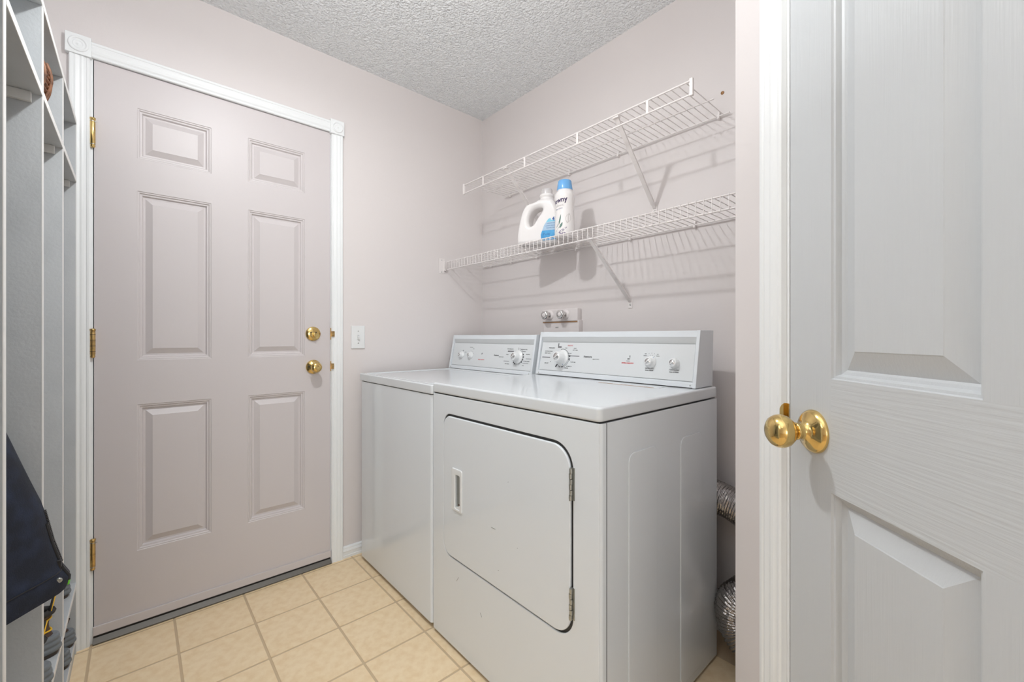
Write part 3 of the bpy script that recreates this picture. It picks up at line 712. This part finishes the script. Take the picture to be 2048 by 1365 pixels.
strut(ls, 1.0200, YF+.006, ZL-.004, 1.0624, 1.2420)
eb = MB().box((0.0005, -.3190, 1.4555), (.0030, -.2800, 1.5430)).box((.0005, -.2860, 1.4700), (.0140, -.2800, 1.5290)).box((.0005, -.2860, 1.4700), (.0140, -.2640, 1.4730)).build('wall_bracket', M['wire'], ls, bevel=.001)
for z in (1.5330, 1.4640): MB().lathe([(.0032, 0), (.0020, .0018), (.0001, .002)], frame((.003, -.3000, z), (0, 1, 0), (0, 0, 1), (1, 0, 0)), seg=10).build('screw', M['steel'], eb)

# drywall anchor left in the wall
tag(MB().lathe([(.0065, 0), (.0060, .0018), (.0035, .0020), (.0030, .0004), (.0001, .0004)], frame((1.4524, -.0002, 1.9928), (1, 0, 0), (0, 0, 1), (0, -1, 0)), seg=16).build('wall_anchor', M['anchor']), 'small brown wall anchor right of the upper shelf', 'wall anchor')

# ------------------------------------------------------------------ bottles on the lower shelf
ZB = ZL+.0042
jug = root('detergent_jug', (.67, -.17, ZB), 'white detergent jug with loop handle and blue label', 'detergent')
TH = R_(25); JU = Vector((math.cos(TH), math.sin(TH), 0)); JN = Vector((math.sin(TH), -math.cos(TH), 0))
MJ = frame((.588, -.220, ZB), JU, (0, 0, 1), JN)
out = [(.006, .000), (-.002, .010), (-.003, .040), (.001, .073), (.009, .113), (.022, .158), (.036, .184), (.052, .194), (.074, .198), (.094, .203), (.102, .210), (.170, .210), (.180, .196), (.196, .170), (.207, .130), (.210, .060), (.208, .012), (.200, .0), (.018, .0)]
def smooth2(P_, it=2):
    for _ in range(it):
        Q2 = []
        for i in range(len(P_)):
            a, b_ = P_[i], P_[(i+1) % len(P_)]
            Q2 += [(a[0]*.75+b_[0]*.25, a[1]*.75+b_[1]*.25), (a[0]*.25+b_[0]*.75, a[1]*.25+b_[1]*.75)]
        P_ = Q2
    return P_
hole = smooth2([(.062, .085), (.054, .108), (.060, .142), (.078, .164), (.104, .172), (.128, .168), (.122, .148), (.100, .122), (.080, .092)])
slab('jug_body', [smooth2(out), hole], .088, MJ @ Matrix.Translation((0, 0, -.044)), M['bottle'], jug, bev=.020, bres=6)
JC = Vector((.588, -.220, ZB)) + JU*.136
MN = frame(JC, JU, -JN, (0, 0, 1))
MB().lathe([(.037, .198), (.0350, .212), (.032, .216), (.032, .222), (.0350, .224), (.0350, .234), (.032, .236), (.0001, .236)], MN, seg=28).build('jug_neck', M['bottle'], jug)
MB().lathe([(.0270, .235), (.0265, .256), (.0245, .262), (.0001, .263)], MN, seg=28).build('jug_cap', M['clear'], jug)
ML = MJ @ Matrix.Translation((0, 0, .0438))
MB().prism([(.130, .012), (.122, .022), (.121, .040), (.127, .058), (.200, .058), (.200, .012)], 0, .0008, ML).build('label_panel', M['label_blue'], jug, label='deep blue lower band of the label')
MB().prism([(.128, .059), (.137, .082), (.146, .095), (.200, .095), (.200, .059)], 0, .0008, ML).build('label_panel', M['label_light'], jug, label='pale blue middle band of the label')
MB().prism([(.147, .096), (.158, .110), (.168, .114), (.172, .104), (.200, .101), (.200, .096)], 0, .0008, ML).build('label_panel', M['label_cyan'], jug, label='cyan upper corner of the label')
text('41', .022, ML @ Matrix.Translation((.1880, .1080, .001)), M['ink_blue'], jug, bold=.0010)
text('Purity', .014, ML @ Matrix.Translation((.150, .040, .001)), M['ink_blue'], jug)
for zz, s_ in ((.089, 'CONCENTRATED'), (.078, 'LAUNDRY DETERGENT'), (.068, 'FRESH AND CLEAN')):
    text(s_, .0050, ML @ Matrix.Translation((.170, zz, .001)), M['ink_blue'], jug)

bo = root('scent_booster_bottle', (.852, -.195, ZB), 'slim white bottle with light blue cap in front of the jug', 'bottle')
MO = frame((.852, -.195, ZB), (1, 0, 0), (0, 1, 0), (0, 0, 1))
bp_ = [(.0001, .001), (.0400, .001), (.0445, .006), (.0450, .030), (.0440, .060), (.0425, .090), (.0410, .115), (.0412, .140), (.0435, .165), (.0455, .182), (.0445, .192), (.0390, .202), (.0350, .207), (.0345, .213), (.0001, .213)]
MB().lathe(bp_, MO, seg=44).build('bottle_body', M['bottle'], bo)
MB().lathe([(.0345, .213), (.0350, .216), (.0300, .2535), (.0275, .2565), (.0001, .2575)], MO, seg=36).build('bottle_cap', M['cap_blue'], bo)
def brad(z):
    q = [p_ for p_ in bp_ if p_[0] > .03]
    for (r0, z0), (r1, z1) in zip(q[:-1], q[1:]):
        if z0 <= z <= z1 and z1 > z0: return r0 + (r1-r0)*(z-z0)/(z1-z0)
    return .043
def wrap(o, rad, cx, cy):
    """bend a flat print round the bottle (local x becomes arc length)"""
    me = o.data; wl = worldloc(o)
    for v in me.vertices:
        x = v.co.x + wl.x; y = v.co.y + wl.y; z = v.co.z + wl.z
        a = x / rad; rr_ = brad(z-ZB) + .00025 - min(0, y)*.2
        v.co = Vector((cx + rr_*math.sin(a), cy - rr_*math.cos(a), z)) - wl
PH = R_(-20)      # where on the bottle the print is centred
def bprint(s, size, ang, z, m, bold=0, tilt=0, rad=.0437):
    f_ = Matrix.Translation((ang*rad, .0006, ZB+z)) @ frame((0, 0, 0), (1, 0, 0), (0, 0, 1), (0, -1, 0)) @ Matrix.Rotation(R_(tilt), 4, 'Z')
    o_ = text(s, size, f_, M[m], bo, bold=bold); wrap(o_, rad, .852, -.195)
bprint('Downy', .030, R_(-2), .160, 'purple', .0008, 6, .0440)
bprint('UNSTOPABLES', .0070, R_(2), .137, 'label_grey', 0, 4, .0418)
bprint('FRESH SCENT', .0065, R_(2), .124, 'ink_blue', 0, 4, .0416)
def leafprint(pts, m, rad=.0445):
    mb_ = MB(); f_ = frame((0, .0006, ZB), (1, 0, 0), (0, 0, 1), (0, -1, 0))
    for (ang, z, L, wd2, tilt) in pts:
        Mq = f_ @ Matrix.Translation((R_(ang)*rad, z, 0)) @ Matrix.Rotation(R_(tilt), 4, 'Z')
        n = 8; pr = [(-L/2+L*k/n, wd2/2*math.sin(math.pi*k/n)) for k in range(n+1)]; pr += [(x_, -y_) for x_, y_ in pr[::-1][1:-1]]
        mb_.add([(x_, y_, 0) for x_, y_ in pr], [tuple(range(len(pr)))], Mq)
    o_ = tag(mb_.build('leaf_print', M[m], bo), kind='stuff'); wrap(o_, rad, .852, -.195)
leafprint([(62, .080, .048, .026, 75)], 'label_grey')
leafprint([(12, .075, .050, .007, 78), (2, .060, .045, .005, 60), (20, .050, .030, .010, 62), (-2, .035, .035, .004, 45)], 'leaf')
leafprint([(38, .034, .030, .006, 30), (24, .026, .026, .009, 20), (34, .014, .020, .008, 10), (14, .016, .018, .005, 150)], 'purple')

# ------------------------------------------------------------------ coat and shoe cubby on the left
cu = root('coat_and_shoe_cubby', (.72, -1.96, 0), 'white painted cubby unit holding coats and shoes along left wall', 'storage unit')
YB, YF = -2.148, -1.7790
DV = [(.0240, .0430), (.3570, .3760), (.7030, .7220), (1.0665, 1.0855), (1.430, 1.449)]
DV[0] = (.0190, .0270)
for k, (a, b_) in enumerate(DV):
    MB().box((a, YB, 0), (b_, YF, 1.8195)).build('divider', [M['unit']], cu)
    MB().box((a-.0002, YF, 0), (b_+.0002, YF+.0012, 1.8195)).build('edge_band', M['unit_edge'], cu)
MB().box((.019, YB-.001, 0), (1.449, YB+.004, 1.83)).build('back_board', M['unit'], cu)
for (a0, a1), (b0, b1) in zip(DV[:-1], DV[1:]):
    for z0, z1, nm in ((1.8200, 1.8360, 'top_board'), (1.6200, 1.6360, 'shelf'), (.2290, .2450, 'shoe_shelf'), (.0500, .0670, 'shoe_shelf')):
        yf = YF+.0005
        x0, x1 = (a1, b0) if nm != 'top_board' else (a0, b0 if b1 < 1.44 else b1)
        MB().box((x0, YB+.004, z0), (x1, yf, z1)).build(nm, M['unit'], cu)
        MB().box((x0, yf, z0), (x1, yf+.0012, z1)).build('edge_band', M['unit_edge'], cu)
    for z in (1.6200,):
        for xc0, xc1 in ((a1, a1+.012), (b0-.012, b0)):
            MB().box((xc0, YB+.01, z-.021), (xc1, YF-.0140, z-.0004)).build('shelf_cleat', M['unit_edge'], cu, bevel=.001)
    MB().box((a1, YF-.012, 0), (b0, YF-.002, .050)).build('toe_board', M['unit'], cu)
hk = MB().tube([(.895, YB+.005, 1.52), (.895, YB+.045, 1.515), (.895, YB+.055, 1.535)], .004).box((.885, YB+.003, 1.49), (.905, YB+.008, 1.55)).build('coat_hook', M['steel'], cu)

# wicker basket on the cubby shelf
bk = root('wicker_basket', (.56, -1.915, 1.636), 'brown coiled wicker basket on upper shelf of cubby unit', 'basket')
def coil(t): return .0045*abs(math.sin(t))
pr = []
for k in range(0, 97):
    z = .118*k/96; r = .098 + .028*math.sin(math.pi*min(z/.118, 1)*.75); pr.append((r*.98 + .0055*abs(math.sin(math.pi*z/.0110)), z))
pr2 = [(.0001, 0), (.09, 0)] + pr + [(pr[-1][0]-.010, .118), (pr[-1][0]-.012, .11), (.085, .006), (.0001, .006)]
MB().lathe(pr2, Matrix.Translation((.585, -1.9085, 1.6365)), seg=40).build('basket_body', M['wicker'], bk)
wv = MB()
for k in range(20):
    a = 2*math.pi*k/20
    wv.tube([(.585+(.100+.030*math.sin(math.pi*.75*t))*math.cos(a), -1.9085+(.100+.030*math.sin(math.pi*.75*t))*math.sin(a), 1.6365+.118*t) for t in [q/8 for q in range(9)]], .0040, seg=5)
wv.build('basket_weave', M['wicker'], bk)

# jacket hanging in the cubby
jk = root('jacket', (.90, -1.93, .575), 'dark navy canvas jacket with zipper hanging in the cubby', 'jacket')
YFZ = [(.5600, -1.7330), (.5820, -1.7285), (.6050, -1.7400), (.6630, -1.7546), (.7400, -1.7688), (.7900, -1.7850), (.8350, -1.7995), (.8950, -1.8180), (1.00, -1.850), (1.15, -1.885), (1.30, -1.915), (1.42, -1.945), (1.50, -1.985), (1.54, -2.04)]
def yfront(z):
    for (z0, y0), (z1, y1) in zip(YFZ[:-1], YFZ[1:]):
        if z <= z1: return y0 + (y1-y0)*max(0, (z-z0)/(z1-z0))
    return YFZ[-1][1]
n = 44; m_ = 48; vs = []; fs = []
for i in range(m_+1):
    z = .562 + (1.54-.562)*i/m_; yf = yfront(z)
    kx = max(0.05, min(1, (1.56-z)/.12))
    yb = -2.135
    for k in range(n):
        a = 2*math.pi*k/n
        # a=0 is the front tip, goes round over +x side then back and -x side
        u = (1-math.cos(a))/2; y = yf + (yb-yf)*u
        bulge = math.sin(a)
        xm = .800 + (.105)*min(1, u*2.0)
        half = (.095 if bulge > 0 else .075)*kx
        x = xm + half*math.copysign(abs(bulge)**.8, bulge)
        fold = .008*math.sin(y*46+z*5+1.0)*min(1, u*6)*kx + .006*noise.noise(Vector((x*9, y*14, z*7)))
        x += fold*(1 if bulge >= 0 else -1)
        zz = z
        vs.append((x, y, zz))
for i in range(m_):
    for k in range(n):
        fs.append((i*n+k, i*n+(k+1) % n, (i+1)*n+(k+1) % n, (i+1)*n+k))
J = MB(); J.add(vs, fs, None, 0, True); J.add(vs[:n], [tuple(range(n))[::-1]]); J.add(vs[-n:], [tuple(range(n))])
jb_ = J.build('jacket_body', M['denim'], jk)
def jsurf(a, z, off=.0015):
    yf = yfront(z); u = (1-math.cos(a))/2; y = yf + (-2.135-yf)*u; xm = .800 + .105*min(1, u*2.0)
    return Vector((xm + .095*abs(math.sin(a))**.8 + off + .008*math.sin(y*46+z*5+1.0)*min(1, u*6), y, z))
MB().tube([jsurf(.06, .575+.0085*k) for k in range(16)], .0035, seg=6).build('zipper_tape', M['black'], jk)
zt = MB()
for k in range(34):
    p = jsurf(0.0, .615+.0034*k, 0); zt.box((p.x-.0030, p.y-.0005, p.z-.0009), (p.x+.0030, p.y+.0030, p.z+.0009))
zt.build('zipper_teeth', M['black'], jk)
p = jsurf(.10, .620)
MB().box((p.x-.002, p.y-.004, p.z-.012), (p.x+.006, p.y+.005, p.z+.004)).build('zipper_slider', M['black'], jk, bevel=.0015)
MB().box((p.x+.002, p.y-.0045, p.z-.044), (p.x+.006, p.y+.0045, p.z-.012)).build('zipper_pull', M['black'], jk, bevel=.0015)
p = jsurf(.30, .590); q = jsurf(.34, .590)
MB().lathe([(.0055, 0), (.0050, .0015), (.0030, .0020), (.0001, .0010)], frame(p+Vector((.0005, 0, 0)), (0, 1, 0), (0, 0, 1), (1, .25, 0)), seg=14).build('snap_button', M['steel'], jk)
MB().tube([jsurf(.10+.02*k, .602, .0004) for k in range(60)], .0012, seg=5).build('hem_stitching', M['black'], jk)

# ------------------------------------------------------------------ footwear
def shoe(name, x, yh, z, L, Wd, hh, label, cat, group=None, kind='boot'):
    """heel at (x, yh) nearest the front, toe towards the back wall; z = shelf top"""
    t = root(name, (x, yh-L/2, z), label, cat, group)
    def outl(s, infl=0):
        pts_ = []
        for k in range(44):
            a = 2*math.pi*k/44; v = math.cos(a); h_ = math.sin(a)
            u = (1-v)/2
            wv_ = (.76 + .30*math.sin(math.pi*min(1, max(0, u-.25)/.9)) - .10*math.exp(-((u-.42)/.12)**2))
            pts_.append((x + (Wd/2*s*wv_+infl)*math.copysign(abs(h_)**.8, h_), yh - L*u + (infl if v > 0 else -infl)*abs(v)))
        return pts_
    def loft(levels, nm, m):
        vs = []; fs = []; n = 44
        for (zz, s, inf, y_push) in levels:
            for (px, py) in outl(s, inf): vs.append((px, py + y_push*max(0, 1-(yh-py)/(L*.5)), z+zz))
        for i in range(len(levels)-1):
            for k in range(n): fs.append((i*n+k, i*n+(k+1) % n, (i+1)*n+(k+1) % n, (i+1)*n+k))
        b3 = MB(); b3.add(vs, fs, None, 0, True); b3.add(vs[:n], [tuple(range(n))[::-1]]); b3.add(vs[-n:], [tuple(range(n))])
        return b3.build(nm, m, t)
    loft([(0, .93, 0, -.004), (.010, .97, .001, -.001), (.014, .97, .001, 0)], 'outsole', M['sole'])
    mid = []
    for q_ in range(19):
        f_ = q_/18; zz = .012 + .042*f_
        mid.append((zz, 1.0 - .10*max(0, f_-.6)/.4, .0005 + .0028*abs(math.sin(math.pi*3*f_))**.7, .002-.006*f_))
    loft(mid, 'midsole', M['rubber'])
    # upper: lofted along the height, narrowing to the collar over the heel half
    vs = []; fs = []; n = 28; lv = 9
    for i in range(lv+1):
        q = i/lv; zz = .050 + (hh-.050)*q
        for k in range(n):
            a = 2*math.pi*k/n; u = (1-math.cos(a))/2
            Lq = L*(0.97 - .52*min(1, q*1.5)**.8) if kind == 'boot' else L*(.96-.40*q)
            w0 = Wd/2*(.93 - .31*min(1, q*1.3))
            y = yh - .010 - .010*math.sin(math.pi*q) - Lq*u
            vs.append((x + w0*math.sin(a)*(.9+.25*math.sin(math.pi*u)*(1-q)), y, z+zz))
    for i in range(lv):
        for k in range(n): fs.append((i*n+k, i*n+(k+1) % n, (i+1)*n+(k+1) % n, (i+1)*n+k))
    up = MB(); up.add(vs, fs, None, 0, True); up.add(vs[:n], [tuple(range(n))[::-1]])
    top = vs[-n:]; inn = [(x+(p_[0]-x)*.8, (p_[1]-yh+.06)*.85+yh-.06, p_[2]-.02) for p_ in top]
    up.add(top+inn, [(k, (k+1) % n, n+(k+1) % n, n+k) for k in range(n)]+[tuple(range(n, 2*n))], None, 0, True)
    uo = up.build('upper', M['leather'], t)
    def upt(adeg, h_, ex=.0015):
        a = R_(adeg); u = (1-math.cos(a))/2; q = (h_-.050)/(hh-.050)
        Lq = L*(0.97 - .52*min(1, q*1.5)**.8); w0 = Wd/2*(.93 - .31*min(1, q*1.3)) + ex
        return (x + w0*math.sin(a)*(.9+.25*math.sin(math.pi*u)*(1-q)), yh - .010 - .010*math.sin(math.pi*q) - Lq*u + ex*math.cos(a), z+h_)
    if kind == 'boot':
        for h0, h1 in ((.066, .074), (.100, .094)):
            MB().tube([upt(q_, h0+(h1-h0)*abs(q_)/70) for q_ in range(-72, 73, 6)], .0020, seg=6).build('piping', M['yellow'], t)
        # collar pad and pull loop
        MB().tube([(x+Wd*.27*math.sin(a_), yh-.066+.052*math.cos(a_), z+hh) for a_ in [R_(q_) for q_ in range(0, 361, 15)]], .008, seg=8).build('collar_pad', M['nylon'], t)
        lp = [(x+.014*math.sin(a_)*1.0, yh-.020+.010*(1-math.cos(a_))/2, z+hh+.016-.026*math.cos(a_)) for a_ in [R_(q_) for q_ in range(0, 361, 20)]]
        MB().tube(lp, .0028, seg=6).build('pull_loop', M['nylon'], t)
        MB().tube([(a_, b_+.0022, c_) for a_, b_, c_ in lp[3:-3]], .0018, seg=6).build('loop_piping', M['yellow'], t)
    return t
shoe('work_boot', .452, -1.7765, .2450, .290, .100, .116, 'brown work boot with grey sole and yellow pull loop, farther of shelf pair', 'boot', 'work boots on the shoe shelf')
shoe('work_boot', .592, -1.7775, .2450, .290, .100, .112, 'brown work boot with yellow piping, nearer of shelf pair', 'boot', 'work boots on the shoe shelf')
shoe('shoe', .092, -1.7765, .0670, .280, .098, .090, 'brown shoe with grey sole on bottom shelf nearest entry door', 'shoe', 'shoes on the bottom shoe shelf', 'shoe')
shoe('shoe', .212, -1.7775, .0670, .280, .098, .090, 'grey soled shoe on bottom shelf, second from entry door', 'shoe', 'shoes on the bottom shoe shelf', 'shoe')
gs = shoe('sneaker', .120, -1.7860, .2450, .270, .090, .085, 'dark sneaker with lime green heel on upper shoe shelf', 'sneaker', None, 'sneaker')
MB().box((.106, -1.7960, .2880), (.134, -1.7850, .3060)).build('heel_tab', M['green'], gs, bevel=.003)

# ------------------------------------------------------------------ lamps
def lamp(name, x, y, z, r, m, label, flush=False):
    t = root(name, (x, y, z-r), label, 'lamp')
    MB().lathe([(.075, CH), (.075, CH-.012), (.060, CH-.022), (.022, CH-.026), (.022, z+r*.8)], Matrix.Translation((x, y, 0)), seg=28).build('lamp_canopy', M['plastic'], t)
    prof = [(max(.0001, r*math.sin(math.pi*k/12)), z-r*math.cos(math.pi*k/12)) for k in range(13)]
    MB().lathe(prof, Matrix.Translation((x, y, 0)), seg=20).build('bulb', m, t)
lamp('ceiling_lamp', 1.00, -1.30, 2.335, .034, M['bulb'], 'bare bulb ceiling lamp over the laundry corner')
lamp('hall_fill', 2.10, -3.00, 2.300, .11, M['bulb_fill'], 'white globe added as unseen fill light on the ceiling of the adjoining room')  # invented globe, added only as fill light
